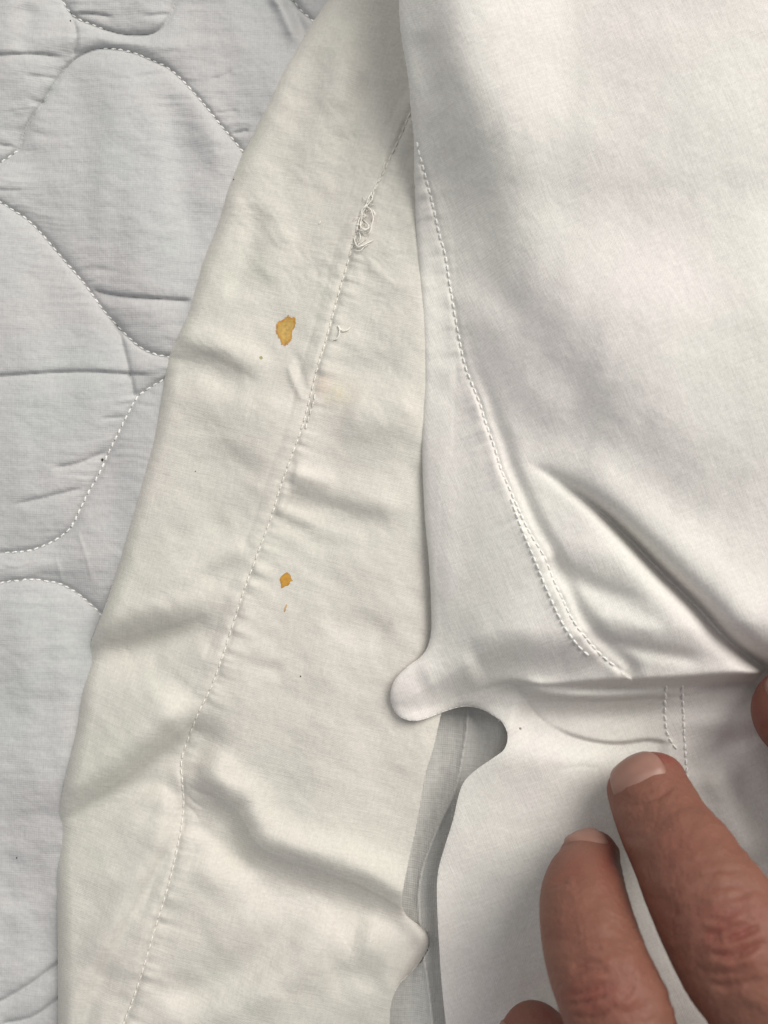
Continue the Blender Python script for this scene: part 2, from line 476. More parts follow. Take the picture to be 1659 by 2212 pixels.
# ------------------------------------------------------------------ stained sheet
seam = [(905,215),(888,240),(862,300),(845,335),(830,370),(812,405),(798,440),(778,490),(765,520),(752,565),(727,650),(707,725),(687,790),(672,850),(655,915),(630,985),(605,1055),(585,1120),(555,1200),(522,1290),(495,1375),(460,1475),(430,1537),(405,1600),(392,1645),(394,1690),(397,1730),(392,1785),(380,1845),(360,1925),(335,2005),(310,2090),(287,2160),(267,2212),(245,2290)]
left = [(1000,-560),(930,-420),(840,-250),(765,-100),(735,-50),(705,0),(642,100),(600,170),(530,320),(492,400),(465,490),(435,565),(410,645),(383,725),(366,755),(354,790),(350,837),(330,937),(300,1037),(275,1137),(250,1237),(224,1316),(196,1385),(187,1430),(178,1475),(163,1575),(142,1675),(125,1752),(121,1800),(121,1875),(124,2025),(125,2212),(124,2300),(120,2500)]
right = [(830,2500),(838,2300),(842,2212),(846,2165),(862,2128),(892,2097),(914,2068),(926,2043),(923,2018),(903,1997),(878,1977),(870,1955),(872,1915),(884,1855),(904,1765),(919,1675),(937,1615),(954,1540),(985,1430),(1040,1200),(1040,600),(1040,-100),(1045,-560)]
lo = spline(left, 6); ro = spline(right, 5)
outline_sheet = np.vstack([lo, ro])
seam_line = spline(seam, 6)
def noise1(x, seed):
    return perlin(x, 0 * x + 0.37, seed)

def sheet_height(U, V, din):
    # gentle overall body: lower at the left, draped higher under the hand
    h = 9.3 + 0 * U
    ds, arc, L = poly_dist(U, V, seam_line)
    side = -ds                                       # right of the seam positive
    h += 0.014 * np.minimum(0, side + 10) + 1.0 * smooth01(side / 300)
    R = smooth01(side / 6 + 0.5)
    # stitched line sinks, panel edge beside it stands proud
    h -= 0.35 * np.exp(-(ds / 5.0) ** 2)
    h += 0.28 * np.exp(-((side - 17) / 15.0) ** 2) + 0.16 * np.exp(-((side + 15) / 12.0) ** 2)
    h -= 0.16 * np.exp(-((side + 34) / 5.0) ** 2) * (0.5 + 0.5 * noise1(arc / 90, 3))
    # puckers that leave the stitching
    pk = noise1(arc / 24 + side / 260, 21) + 0.6 * noise1(arc / 13, 22)
    pk2 = noise1((arc - side * 0.25) / 40, 23)
    h += np.where(side > 0, 0.42 * pk * np.exp(-side / 26) + 0.38 * pk2 * np.exp(-side / 75), 0.22 * pk * np.exp(side / 20) + 0.3 * pk2 * np.exp(side / 50)) * smooth01(np.abs(side) / 7)
    # drape noise
    h += 1.2 * fbm(U / 260, V / 320, 31, 2, 0.4) + 0.03 * fbm((U + V * .4) / 26, (V - U * .4) / 34, 36, 3)
    h += 0.15 * fbm((U * .8 + V * .6) / 90, (V * .8 - U * .6) / 60, 39, 2)
    F = lambda *a, **k: feature(h, U, V, *a, **k)
    # crumpled all over: soft creases that meet at angles
    rg = (0.5 - np.abs(fbm((U * .9 + V * .4) / 120, (V * .9 - U * .4) / 95, 41, 2))) 
    rg2 = (0.5 - np.abs(fbm((U * .8 - V * .5) / 60, (V * .8 + U * .5) / 75, 44, 2)))
    h += (0.24 * rg + 0.08 * rg2) * (0.55 + 0.6 * smooth01((900 - V) / 500))
    ft = perlin(U / 90 + 3, V / 90, 47)
    rg3 = (0.5 - np.abs(fbm((U * .7 + V * .7) / 34 + ft, (V * .7 - U * .7) / 26 + ft, 46, 2)))
    h += 0.075 * rg3 * (0.35 + smooth01((1000 - V) / 600)) * (0.4 + smooth01(perlin(U / 110, V / 130, 48) + .5))
    # top
    F([(700,60),(660,200),(625,330),(585,460)], 'bump', -1.1, 34)
    F([(760,40),(730,170),(705,260)], 'bump', 1.0, 34)
    F([(800,150),(760,280),(720,360)], 'bump', -1.1, 30)
    F([(560,420),(545,520),(520,600),(470,640)], 'bump', -1.0, 26)
    F([(620,480),(600,560),(570,620)], 'bump', 0.7, 32)
    m_ = np.exp(-(np.clip(900 - U, 0, 999) / 120) ** 2) * smooth01((620 - V) / 500)
    h -= 1.5 * m_
    # fold from the notch in the left edge
    F([(300,750),(355,750),(385,749),(440,764),(500,792),(560,826),(610,838)], 'fold', -1.25, 28, 36, taper=(0,.4))
    F([(395,800),(470,850),(560,870)], 'bump', 0.7, 40)
    F([(640,760),(648,800),(665,850)], 'bump', -0.35, 9)
    F([(620,780),(632,820),(655,870)], 'bump', 0.3, 7)
    F([(610,840),(560,930),(520,1010)], 'bump', 0.8, 60)
    F([(440,880),(430,1000),(390,1100)], 'bump', -0.5, 46)
    F([(500,1110),(420,1150),(350,1170)], 'bump', -0.5, 26)
    # right of the seam
    F([(730,880),(790,900),(850,900),(920,880)], 'bump', 1.2, 56)
    F([(700,800),(790,800),(890,790)], 'bump', -0.5, 40)
    F([(625,1020),(680,1030),(730,1045)], 'bump', 0.6, 18)
    F([(618,1058),(690,1076),(770,1098),(860,1124),(920,1140)], 'fold', -0.75, 28, 28, taper=(.05,.4))
    F([(590,1108),(640,1128),(700,1142)], 'fold', -0.35, 14, taper=(.05,.4))
    F([(640,1170),(730,1180),(830,1190)], 'bump', -0.3, 20)
    F([(690,1360),(770,1350),(860,1390)], 'bump', -0.5, 40)
    F([(520,1420),(560,1440),(620,1450)], 'bump', -0.4, 16)
    F([(600,1590),(680,1640),(760,1640)], 'bump', -0.35, 36)
    F([(700,1500),(690,1600),(660,1700)], 'bump', 0.3, 40)
    # left of the seam, big folds
    F([(545,1195),(470,1225),(380,1262),(290,1290)], 'fold', 0.55, 24, taper=(.1,.4))
    F([(515,1285),(450,1318),(370,1348),(280,1372),(190,1394),(120,1410)], 'fold', 2.9, 40, 52, taper=(.35,0))
    F([(330,1420),(400,1420),(460,1400)], 'bump', 0.6, 36)
    F([(450,1520),(400,1570),(330,1628),(250,1690),(165,1742),(90,1790)], 'fold', 3.4, 40, 54, taper=(.2,0))
    F([(395,1640),(330,1672),(260,1720),(190,1790)], 'bump', 0.7, 22)
    # arch of the turned layer beneath
    F([(200,1800),(255,1745),(310,1708),(350,1706),(374,1732),(372,1790),(345,1850),(300,1930),(250,2020),(205,2110),(165,2212),(150,2300)], 'fold', 0.75, 17, 24, taper=(.1,0))
    F([(250,1850),(270,1980),(200,2100)], 'bump', 0.9, 60)
    F([(392,1900),(330,2060),(250,2212),(230,2280)], 'bump', -0.9, 24, taper=(.3,0))
    # long ridge to the hanging corner
    F([(392,1650),(430,1690),(480,1730),(512,1752),(530,1790),(560,1832),(620,1862),(700,1885),(770,1912),(829,1942),(900,1985),(960,2030)], 'fold', -2.5, 36, 50, taper=(.1,0))
    F([(392,1650),(430,1690),(480,1728),(514,1752),(534,1790),(562,1830),(622,1860),(702,1883),(772,1910),(829,1938),(900,1981)], 'sharp', 0.4, 9, 18, taper=(.15,.1))
    F([(398,1762),(450,1800),(510,1850),(570,1900)], 'bump', -0.6, 18)
    F([(500,1745),(520,1800),(550,1870)], 'fold', -0.5, 22)
    F([(398,1690),(430,1712),(470,1722)], 'sharp', -0.35, 6)
    F([(398,1712),(425,1738),(445,1745)], 'sharp', -0.45, 5)
    F([(398,1735),(420,1755),(430,1775)], 'sharp', -0.4, 5)
    F([(420,1850),(470,1890),(560,1930)], 'bump', 0.8, 40)
    F([(290,2175),(400,2172),(480,2150),(560,2110),(630,2050),(690,1975),(740,1950)], 'fold', 1.2, 36, 40, taper=(.2,.3))
    F([(760,2010),(850,2030),(905,2035)], 'bump', 1.8, 50, taper=(.3,0))
    F([(700,2120),(780,2110),(840,2120)], 'bump', -0.8, 34)
    # always clear of the pad beneath
    pf = pad_s(U.ravel(), V.ravel()).reshape(U.shape) + 2.0
    h = pf + np.where(h - pf > 3, h - pf, np.log1p(np.exp(np.clip(h - pf, -30, 30))))
    # rounded fold on the left, thin lifted edge on the right
    dl, _, _ = poly_dist(U, V, lo); dl = np.abs(dl)
    r = 34.0; q = np.clip(dl / r, 0, 1)
    h -= 4.2 * (1 - np.sqrt(np.maximum(0, 1 - (1 - q) ** 2)))
    h -= 1.6 * np.exp(-dl / 90)
    # the lower right corner droops
    nose = np.exp(-((U - 925) / 75) ** 2 - ((V - 2040) / 90) ** 2)
    q2 = np.clip(din / 26, 0, 1)
    h -= 3.2 * nose * (1 - np.sqrt(np.maximum(0, 1 - (1 - q2) ** 2)))
    h -= 3.0 * smooth01((U - 900) / 120)               # sinks under the upper sheet
    return h

us = axis(40, 1060, 100, 990, 3.0, 18.0); vs = axis(-600, 2520, -24, 2240, 3.0, 20.0)
verts, faces = build_sheet(us, vs, outline_sheet, sheet_height, 1.6, 16)
U, V = np.meshgrid(us, vs)
ins = inside_poly(U, V, outline_sheet)
dcl, _, _ = poly_dist(U, V, np.vstack([outline_sheet, outline_sheet[:1]]))
sheet_grid = sheet_height(U, V, np.where(ins, np.abs(dcl), 0))
sheet_s = sampler(us, vs, sheet_grid)
me = make_mesh('stained_cloth', verts, faces)
# old faint discolorations (pigment)
pu, pv = layout_of(verts)
dye = np.zeros((len(verts), 4), np.float32)
def blot(cu, cv, ru, rv, c, a):
    f = np.exp(-(((pu - cu) / ru) ** 2 + ((pv - cv) / rv) ** 2)) * (0.75 + 0.5 * fbm(pu / 14, pv / 14, 50, 2)) * a
    m = f > dye[:, 3]
    dye[m, :3] = c; dye[m, 3] = f[m]
blot(700, 832, 20, 26, (0.74, 0.58, 0.46), 0.6)
blot(730, 850, 34, 26, (0.74, 0.66, 0.46), 0.5)
blot(805, 470, 7, 14, (0.78, 0.60, 0.57), 0.5)
blot(680, 870, 12, 10, (0.74, 0.62, 0.58), 0.3)
att = me.color_attributes.new('dye', 'FLOAT_COLOR', 'POINT'); att.data.foreach_set('color', dye.clip(0, 1).ravel())
sheet = empty('stained_sheet', world_pt(500, 1200, 3), 'white sheet with two orange stains beside its stitched hem, lying over the quilted pad', 'sheet')
part('cloth', me, M_sheet, sheet)
st2 = capsule(0.00155, 0.00013); st2['len'] = 0.00155
lay_stitches(sheet, seam[1:], sheet_s, st2, M_thread_sheet, 17.5, gap=0.22, jit=0.06, lift=0.12)
lay_stitches(sheet, [(u + 9, v) for u, v in [(672,850),(668,870),(660,895),(654,915),(648,935)]], sheet_s, st2, M_thread_sheet, 16, gap=0.2, lift=0.14)

def thread(parent, pts, lift, r, hf, name='loose_thread', wob=1.2, mat=None):
    line = spline([(p[0], p[1]) for p in pts], 2.5)
    n = len(line); ph = random.uniform(0, 6)
    hh = hf(line[:, 0], line[:, 1])
    path = []
    for i in range(n):
        t = i / (n - 1)
        u = line[i, 0] + wob * math.sin(i * .7 + ph) * .5; v = line[i, 1] + wob * math.cos(i * .55 + ph) * .5
        path.append(world_pt(u, v, hh[i] + lift * math.sin(math.pi * min(1, t + .08)) + 0.12))
    return part(name, tube(path, r), mat or M_thread_sheet, parent)
# the torn, tangled stitching
def dp(x, y): return (548.6 + x * 0.2481, 329.2 + y * 0.2481)
for pts, lf, r in [
    ([dp(1030,345),dp(1000,385),dp(985,440),dp(950,490),dp(925,560),dp(905,620),dp(890,690)], 0.35, 0.00017),
    ([dp(1020,350),dp(1030,400),dp(1000,450),dp(960,475),dp(935,520),dp(915,600)], 0.5, 0.00014),
    ([dp(985,470),dp(1015,500),dp(1035,545),dp(1032,610),dp(1010,690),dp(975,750),dp(930,790)], 0.9, 0.00014),
    ([dp(975,480),dp(945,520),dp(940,570),dp(925,620),dp(930,665)], 0.7, 0.00012),
    ([dp(930,590),dp(925,640),dp(955,670),dp(995,660),dp(1020,640)], 0.8, 0.00014),
    ([dp(900,670),dp(930,685),dp(980,670),dp(1000,640),dp(975,610),dp(945,585)], 0.7, 0.00013),
    ([dp(920,690),dp(925,730),dp(915,770),dp(890,800)], 0.5, 0.00014),
    ([dp(885,795),dp(905,820),dp(950,810),dp(1000,785),dp(1040,755)], 0.7, 0.00013),
    ([dp(880,850),dp(920,855),dp(960,825),dp(1000,800)], 0.5, 0.00012),
    ([dp(870,740),dp(885,790),dp(900,820),dp(940,815),dp(975,800)], 0.4, 0.00012),
    ([dp(1035,500),dp(1050,530),dp(1045,560),dp(1030,600)], 0.5, 0.00016),
    ([dp(1145,85),dp(1120,150),dp(1095,210),dp(1060,280),dp(1035,345)], 0.05, 0.00011),
]: thread(sheet, pts, lf, r * 0.8, sheet_s)
rt = random.Random(11)
for k in range(26):                                  # fuzz of broken filaments in the tangle
    t = rt.random(); cx, cy = dp(1010 - 120 * t + rt.gauss(0, 22), 380 + 420 * t)
    a = rt.uniform(0, 6.28); pts = [(cx, cy)]
    for j in range(4):
        a += rt.uniform(-1.3, 1.3); pts.append((pts[-1][0] + 3.6 * math.cos(a), pts[-1][1] + 3.6 * math.sin(a)))
    thread(sheet, pts, rt.uniform(.2, .7), 0.00006, sheet_s, name='loose_filament', wob=0.5)
thread(sheet, [dp(730,1505),dp(745,1540),dp(742,1590),dp(720,1620),dp(695,1632)], 0.4, 0.00013, sheet_s)
thread(sheet, [dp(745,1535),dp(775,1555),dp(810,1545),dp(840,1520)], 0.25, 0.0001, sheet_s)
thread(sheet, [dp(565,620),dp(575,605),dp(580,595)], 0.2, 0.00009, sheet_s)

# stains: thin dried film following the weave, ragged rim, darker towards the rim
def stain_material():
    m = bpy.data.materials.new('orange_stain'); m.use_nodes = True
    nt = m.node_tree; bs = nt.nodes['Principled BSDF']
    at = nn(nt, 'ShaderNodeAttribute'); at.attribute_name = 'dye'
    tc = nn(nt, 'ShaderNodeTexCoord'); n = nn(nt, 'ShaderNodeTexNoise'); n.inputs['Scale'].default_value = 1500; n.inputs['Detail'].default_value = 4
    nt.links.new(tc.outputs['Object'], n.inputs[0])
    mr = nn(nt, 'ShaderNodeMapRange'); mr.inputs['From Min'].default_value = .3; mr.inputs['From Max'].default_value = .7
    mr.inputs['To Min'].default_value = .82; mr.inputs['To Max'].default_value = 1.18
    nt.links.new(n.outputs[0], mr.inputs[0])
    sc = nn(nt, 'ShaderNodeVectorMath', operation='SCALE'); nt.links.new(at.outputs['Color'], sc.inputs[0]); nt.links.new(mr.outputs[0], sc.inputs['Scale'])
    nt.links.new(sc.outputs[0], bs.inputs['Base Color'])
    bs.inputs['Roughness'].default_value = 0.6
    b = nn(nt, 'ShaderNodeBump'); b.inputs['Distance'].default_value = 0.00006; b.inputs['Strength'].default_value = .6
    nt.links.new(n.outputs[0], b.inputs['Height']); nt.links.new(b.outputs[0], bs.inputs['Normal'])
    # threads at the rim take the stain one by one
    n2 = nn(nt, 'ShaderNodeTexNoise'); n2.inputs['Scale'].default_value = 3200; n2.inputs['Detail'].default_value = 2
    nt.links.new(tc.outputs['Object'], n2.inputs[0])
    a1 = nn(nt, 'ShaderNodeMath', operation='MULTIPLY_ADD'); a1.inputs[1].default_value = 1.6; nt.links.new(at.outputs['Alpha'], a1.inputs[0])
    m2 = nn(nt, 'ShaderNodeMapRange'); m2.inputs['From Min'].default_value = .35; m2.inputs['From Max'].default_value = .65; m2.inputs['To Min'].default_value = -.75; m2.inputs['To Max'].default_value = .15
    nt.links.new(n2.outputs[0], m2.inputs[0]); nt.links.new(m2.outputs[0], a1.inputs[2]); a1.use_clamp = True
    tr = nn(nt, 'ShaderNodeBsdfTransparent'); mx = nn(nt, 'ShaderNodeMixShader')
    nt.links.new(a1.outputs[0], mx.inputs[0]); nt.links.new(tr.outputs[0], mx.inputs[1]); nt.links.new(bs.outputs[0], mx.inputs[2])
    nt.links.new(mx.outputs[0], nt.nodes['Material Output'].inputs[0])
    return m
M_stain = stain_material()
def stain(poly, inner, rim, hf, name='stain', label=None, rag=1.1, seed=0, lift=0.035):
    ol = spline(list(poly) + [poly[0]], 0.9)[:-1]
    c = ol.mean(0); r_ = np.random.default_rng(seed)
    jag = (np.arange(len(ol)) % 3 == 0) * rag * r_.uniform(-.2, 1, len(ol))
    d = ol - c; ln = np.linalg.norm(d, axis=1)[:, None]
    ring = c + d * (1 + jag[:, None] / ln)
    rings = [0.0, .3, .55, .75, .86, .94, 1.0, 1.13]
    P = []; C = []
    for i, k in enumerate(rings):
        for q in range(len(ring)):
            p = c + (ring[q] - c) * k; P.append(p)
            w = smooth01(np.array((k - .7) / .22)); w = float(w)
            if k > .97: w = .85
            nz = 0.12 * float(perlin(np.array([p[0] / 6]), np.array([p[1] / 6]), 60)[0])
            w = min(1, max(0, w + nz * 2))
            C.append([inner[j] * (1 - w) + rim[j] * w for j in range(3)] + [1.0 if k < .9 else .85 if k < .97 else .55 if k < 1.05 else 0.0])
    P = np.array(P); hh = hf(P[:, 0], P[:, 1]) + lift
    hh[-len(ring):] -= lift * 0.6
    x, y, z = world_pt(P[:, 0], P[:, 1], hh)
    n = len(ring); F = []
    for i in range(len(rings) - 1):
        for q in range(n):
            q2 = (q + 1) % n
            F.append((i * n + q, (i + 1) * n + q, (i + 1) * n + q2, i * n + q2))
    me = make_mesh(name, np.stack([x, y, z], 1), np.array(F))
    at = me.color_attributes.new('dye', 'FLOAT_COLOR', 'POINT')
    if len(me.vertices) == len(C): at.data.foreach_set('color', np.array(C, np.float32).ravel())
    return part(name, me, M_stain, sheet, label=label)
stain([(623,683),(630.5,687.6),(635,685),(636.7,690),(637.4,703.8),(630.5,716),(628.5,733.5),(615.6,745.9),(608,741),(606,733),(600.7,726),(597,713.7),(599.5,698.8),(610.6,691.4)],
      (0.55, 0.36, 0.10), (0.50, 0.25, 0.035), sheet_s, label='larger ochre stain left of the hem stitching', seed=3)
stain([(620,1235.8),(627,1243.7),(628.5,1250),(632,1254.5),(627,1256),(624,1262.6),(616,1266.5),(608,1269.5),(607,1260.6),(605,1250.7),(612,1241.7)],
      (0.52, 0.27, 0.035), (0.48, 0.24, 0.03), sheet_s, label='small diamond shaped orange stain right of the hem stitching', seed=5, rag=.8)
stain([(619,1305),(620,1309),(618,1314),(617,1319),(613.5,1322),(614,1316),(616,1310)], (0.6, 0.38, 0.2), (0.5, 0.27, 0.08), sheet_s,
      label='tiny orange fleck below the diamond shaped stain', seed=6, rag=.5)
stain([(564,769),(567,771),(567,774.5),(564,776),(561,774),(561,771)], (0.36, 0.33, 0.13), (0.26, 0.25, 0.09), sheet_s,
      label='tiny olive fleck below the larger stain', seed=7, rag=.3)

# ------------------------------------------------------------------ upper sheet, folded back and held by the hand
fl_left = [(800,-900),(845,-500),(862,-120),(861,0),(864,60),(872,115),(881,170),(887,240),(893,300),(895,400),(899,500),(905,600),(912,700),(916,812),(913,912),(912,987),(917,1112),(926,1212),(931,1312),(930,1372),(915,1412),(878,1442),(852,1470),(843,1500),(847,1526),(862,1547),(888,1557),(915,1554),(950,1541),(979,1531),(1009,1526),(1039,1532),(1064,1545),(1084,1560),(1095,1580),(1096,1600),(1088,1620),(1070,1634),(1039,1655),(1014,1675),(999,1695),(989,1725),(979,1770),(962,1825),(949,1870),(944,1910),(945,1975),(949,2050),(954,2125),(963,2212),(975,2320),(990,2560)]
fo = spline(fl_left, 5)
outline_flap = np.vstack([fo, np.array([[3050., 2560.], [3050., -900.]])])
fseam1 = [(900,305),(904,325),(922,390),(937,450),(949,505),(962,550),(972,615),(982,675),(992,730),(1004,787),(1019,827),(1037,872),(1049,912),(1069,967),(1082,1012),(1104,1062),(1128,1117),(1150,1160),(1176,1202),(1196,1252),(1219,1302),(1236,1337),(1264,1375),(1299,1415),(1340,1448)]
fseam2 = [(1103,1075),(1117,1115),(1138,1168),(1158,1216),(1179,1268),(1200,1316),(1222,1358),(1250,1396),(1285,1428)]
fs_line = spline(fseam1, 6)
step_line = [(780,1640),(860,1578),(930,1530),(1000,1500),(1060,1483),(1110,1475),(1180,1480),(1300,1475),(1450,1470),(1560,1462),(1659,1456),(1900,1440)]
st_line = spline(step_line, 8)

def flap_height(U, V, din):
    ds, _, _ = poly_dist(U, V, st_line)      # positive below the step
    sharp = 1 / (9 + 30 * (1 - smooth01((U - 940) / 190)))
    below = 0.5 + 0.5 * np.tanh((ds - 3) * sharp * 1.2 * np.where(ds > 3, 0.5, 1.0))
    upper = 15.0 + 7.5 * smooth01((U - 930) / 750) + 0.8 * fbm(U / 360, V / 420, 71, 2)
    upper = upper + 11.0 * smooth01((620 - V) / 600) * smooth01((1250 - U) / 300)
    lower = 10.8 + 2.0 * smooth01((U - 950) / 300) + 0.7 * fbm(U / 260, V / 300, 75, 2)
    h = upper * (1 - below) + lower * below
    h = h - 3.4 * smooth01(1 - np.clip(-ds / 120, 0, 1)) * (1 - below)       # rolls down to the fold edge
    h += 0.02 * fbm((U + V * .3) / 30, (V - U * .3) / 36, 80, 3) + 0.05 * (0.5 - np.abs(fbm((U * .7 + V * .7) / 60, (V * .7 - U * .7) / 44, 84, 2))) + 0.10 * fbm(U / 90, V / 110, 82, 2)
    up = 1 - below
    h += 4.2 * up * smooth01((U - 895) / 250) * smooth01((V - 400) / 300)      # the hem leans down to the left
    # upper part relief
    F = lambda *a, **k: feature(h, U, V, *a, **k)
    bl = spline([(915,-200),(935,0),(960,150),(1010,330),(1080,520),(1160,700),(1250,860),(1400,1040),(1620,1230),(1900,1480)], 20)
    bd, ba, bL = poly_dist(U, V, bl)
    bd = -bd + 14 * fbm(U / 150, V / 240, 73, 1)                    # to the right of the line positive
    amp = up * smooth01((1250 - V) / 500) * (1 + 0.35 * smooth01((650 - V) / 400))
    h += amp * (8.2 * (0.5 + 0.5 * np.tanh(bd / 105)) - 3.6)
    h += up * 0.3 * fbm((U * .85 + V * .5) / 70, (V * .85 - U * .5) / 260, 74, 2) * np.exp(-(bd / 150) ** 2)
    F([(905,60),(925,150),(950,240)], 'bump', -0.5, 28)
    F([(1010,560),(1080,640),(1150,700)], 'bump', -0.5, 40)
    F([(1050,640),(1090,730),(1150,830),(1250,930)], 'bump', 0.9, 50)
    
    F([(1420,440),(1560,700),(1659,900)], 'bump', -0.8, 110)
    # the stitched hem on the upper part
    sd, arc, L = poly_dist(U, V, fs_line)
    side = -sd                                                  # right side positive
    q = up * smooth01((V - 250) / 150)
    h += q * (-0.35 * np.exp(-(side / 5) ** 2) + 0.16 * np.exp(-((side + 14) / 13) ** 2))
    grow = smooth01((V - 650) / 400)
    h -= q * grow * 1.1 * np.exp(-((side - 22) / 17) ** 2)
    pk = noise1(arc / 30 - side / 300, 91) + 0.5 * noise1(arc / 15, 92)
    h += q * np.where(side < 0, 0.45 * pk * np.exp(side / 34), 0.25 * pk * np.exp(-side / 16)) * smooth01(np.abs(side) / 8)
    F([(925,790),(960,830),(990,835)], 'fold', -0.3, 22)
    F([(940,700),(950,1000),(960,1300),(950,1420)], 'bump', 0.8, 40)
    # deep fold
    F([(1120,985),(1154,1007),(1204,1037),(1264,1077),(1309,1115),(1369,1175),(1429,1237),(1504,1310),(1554,1365),(1609,1412),(1665,1452),(1760,1530)], 'soft', -9, 19, 16, taper=(.45, 0), grow=(.8, 1.5))
    F([(1180,980),(1300,1050),(1450,1180),(1600,1330)], 'bump', 1.6, 60, taper=(.3,0))
    F([(1176,1205),(1229,1240),(1279,1268),(1340,1290),(1420,1310)], 'bump', -1.1, 22, 26, taper=(.1,.5))
    F([(1200,1190),(1280,1190),(1360,1230),(1450,1320),(1530,1400)], 'bump', 0.9, 40)
    F([(1250,1360),(1330,1390),(1420,1410),(1540,1430)], 'bump', -0.9, 18)
    F([(1260,1330),(1340,1340),(1440,1370)], 'bump', 0.6, 20)
    F([(1000,1440),(1100,1415),(1200,1410),(1280,1425)], 'fold', -0.5, 42)
    F([(900,1480),(960,1460),(1040,1430)], 'bump', 1.4, 40)
    # part below the fold
    F([(1112,1490),(1200,1496),(1320,1492),(1450,1487),(1600,1478),(1760,1466)], 'bump', -0.9, 12, 14, taper=(.1,0))
    F([(1112,1496),(1180,1510),(1300,1514),(1420,1508),(1560,1495)], 'fold', -3.0, 15, 46, taper=(.12,.4))
    F([(1190,1555),(1260,1568),(1350,1570),(1440,1560),(1550,1560),(1700,1540)], 'bump', 0.9, 26, 26, taper=(.2,0))
    F([(1108,1475),(1135,1510),(1160,1545),(1190,1570)], 'sharp', -0.35, 5)
    F([(1160,1552),(1209,1581),(1254,1598),(1304,1608),(1349,1609),(1400,1603),(1450,1610)], 'ledge', -1.1, 9, 36, taper=(.35,.1))
    F([(1170,1660),(1240,1640),(1320,1645)], 'bump', 0.3, 24)
    F([(1195,1668),(1250,1655),(1304,1662)], 'sharp', -0.16, 8)
    F([(1040,1600),(1120,1640),(1200,1640)], 'bump', 0.5, 40)
    F([(1500,1700),(1560,1650),(1620,1640)], 'fold', 0.5, 30)
    F([(1545,1620),(1580,1760),(1640,1880)], 'bump', 1.6, 36)
    F([(1540,1606),(1610,1598),(1680,1575)], 'bump', -0.5, 18)
    # dent under the pressing fingertips
    h -= 1.8 * np.exp(-((U - 1400) / 80) ** 2 - ((V - 1680) / 70) ** 2)
    # never dips through the stained sheet underneath
    if sheet_s is not None:
        m_ = (V < 1620) & (U < 1060)
        fl = sheet_s(U[m_], V[m_]) + 2.3 - 25 * smooth01((U[m_] - 970) / 85)
        a_ = h[m_]; k_ = 1.2
        h[m_] = np.where(a_ - fl > 4, a_, fl + k_ * np.log1p(np.exp(np.clip((a_ - fl) / k_, -30, 30))))
    # edges
    de, _, _ = poly_dist(U, V, fo); de = np.abs(de)
    r1 = 16.0; qq = np.clip(de / r1, 0, 1)
    upedge = 1 - smooth01((V - 1520) / 60)
    h -= (0.2 + 0.5 * upedge) * (1 - np.sqrt(np.maximum(0, 1 - (1 - qq) ** 2)))
    h -= 2.4 * np.exp(-de / 70) * upedge
    lobe = np.exp(-((U - 865) / 60) ** 2 - ((V - 1510) / 55) ** 2)
    h += 0.6 * lobe
    return h

us = axis(760, 3080, 838, 1700, 3.0, 26.0); vs = axis(-930, 2580, -24, 2240, 3.0, 26.0)
verts, faces = build_sheet(us, vs, outline_flap, flap_height, 0.5, 8)
U, V = np.meshgrid(us, vs)
ins = inside_poly(U, V, outline_flap)
dcl, _, _ = poly_dist(U, V, fo)
flap_grid = flap_height(U, V, np.where(ins, np.abs(dcl), 0))
flap_s = sampler(us, vs, flap_grid)
flap = empty('folded_sheet', world_pt(1300, 1100, 8), 'white sheet turned back in a deep fold with double stitching, held by the fingers', 'sheet')
part('cloth', make_mesh('folded_cloth', verts, faces), M_flap, flap)
st3 = capsule(0.00155, 0.00018); st3['len'] = 0.00155
lay_stitches(flap, fseam1, flap_s, st3, M_thread, 17.0, gap=0.2, jit=0.06, lift=0.14)
lay_stitches(flap, fseam2, flap_s, st3, M_thread, 17.0, gap=0.2, jit=0.06, lift=0.14)
lay_stitches(flap, [(1440,1480),(1437,1530),(1440,1575),(1449,1600),(1467,1625)], flap_s, st3, M_thread, 16, gap=0.2, lift=0.14)
lay_stitches(flap, [(1474,1480),(1477,1540),(1479,1590),(1482,1640),(1487,1695),(1492,1730)], flap_s, st3, M_thread, 16, gap=0.2, lift=0.14)

# ------------------------------------------------------------------ sheet glimpsed in the gap
def under_height(U, V, din):
    h = 3.2 + 3.2 * smooth01((V - 1600) / 450)
    rl = [(1030,1380),(1018,1450),(1012,1530),(1005,1600),(985,1700),(945,1790),(915,1870),(905,1940),(912,2040),(925,2130),(935,2230),(945,2400)]
    feature(h, U, V, rl, 'sharp', 1.0, 5, 5, taper=(0, 0))
    feature(h, U, V, [(u + 40, v) for u, v in rl], 'bump', -0.7, 26, taper=(0, 0))
    feature(h, U, V, [(u - 36, v) for u, v in rl], 'bump', -0.7, 22, taper=(0, 0))
    feature(h, U, V, [(1085,1500),(1080,1560),(1070,1620),(1050,1690)], 'ledge', 1.5, 40, taper=(0, 0))
    h += 0.12 * fbm(U / 30, V / 150, 4, 3) + 0.05 * fbm(U / 40, V / 6, 6, 2)
    r = 20.0; q = np.clip(din / r, 0, 1)
    h = h - 2.0 * (1 - np.sqrt(1 - (1 - q) ** 2))
    for ol_, smp in ((outline_sheet, sheet_s), (outline_flap, flap_s)):     # lies below both sheets
        m = inside_poly(U, V, ol_)
        h = np.where(m, np.minimum(h, smp(U.ravel(), V.ravel()).reshape(U.shape) - 1.9), h)
    return np.maximum(h, pad_s(U.ravel(), V.ravel()).reshape(U.shape) + 0.3)
ol = spline([(700,1300),(1000,1290),(1300,1300),(1320,1700),(1320,2200),(1300,2700),(1000,2720),(680,2700),(640,2200),(660,1700),(700,1300)], 12)
us = axis(600, 1360, 820, 1120, 3.0, 20.0); vs = axis(1260, 2760, 1480, 2240, 3.0, 20.0)
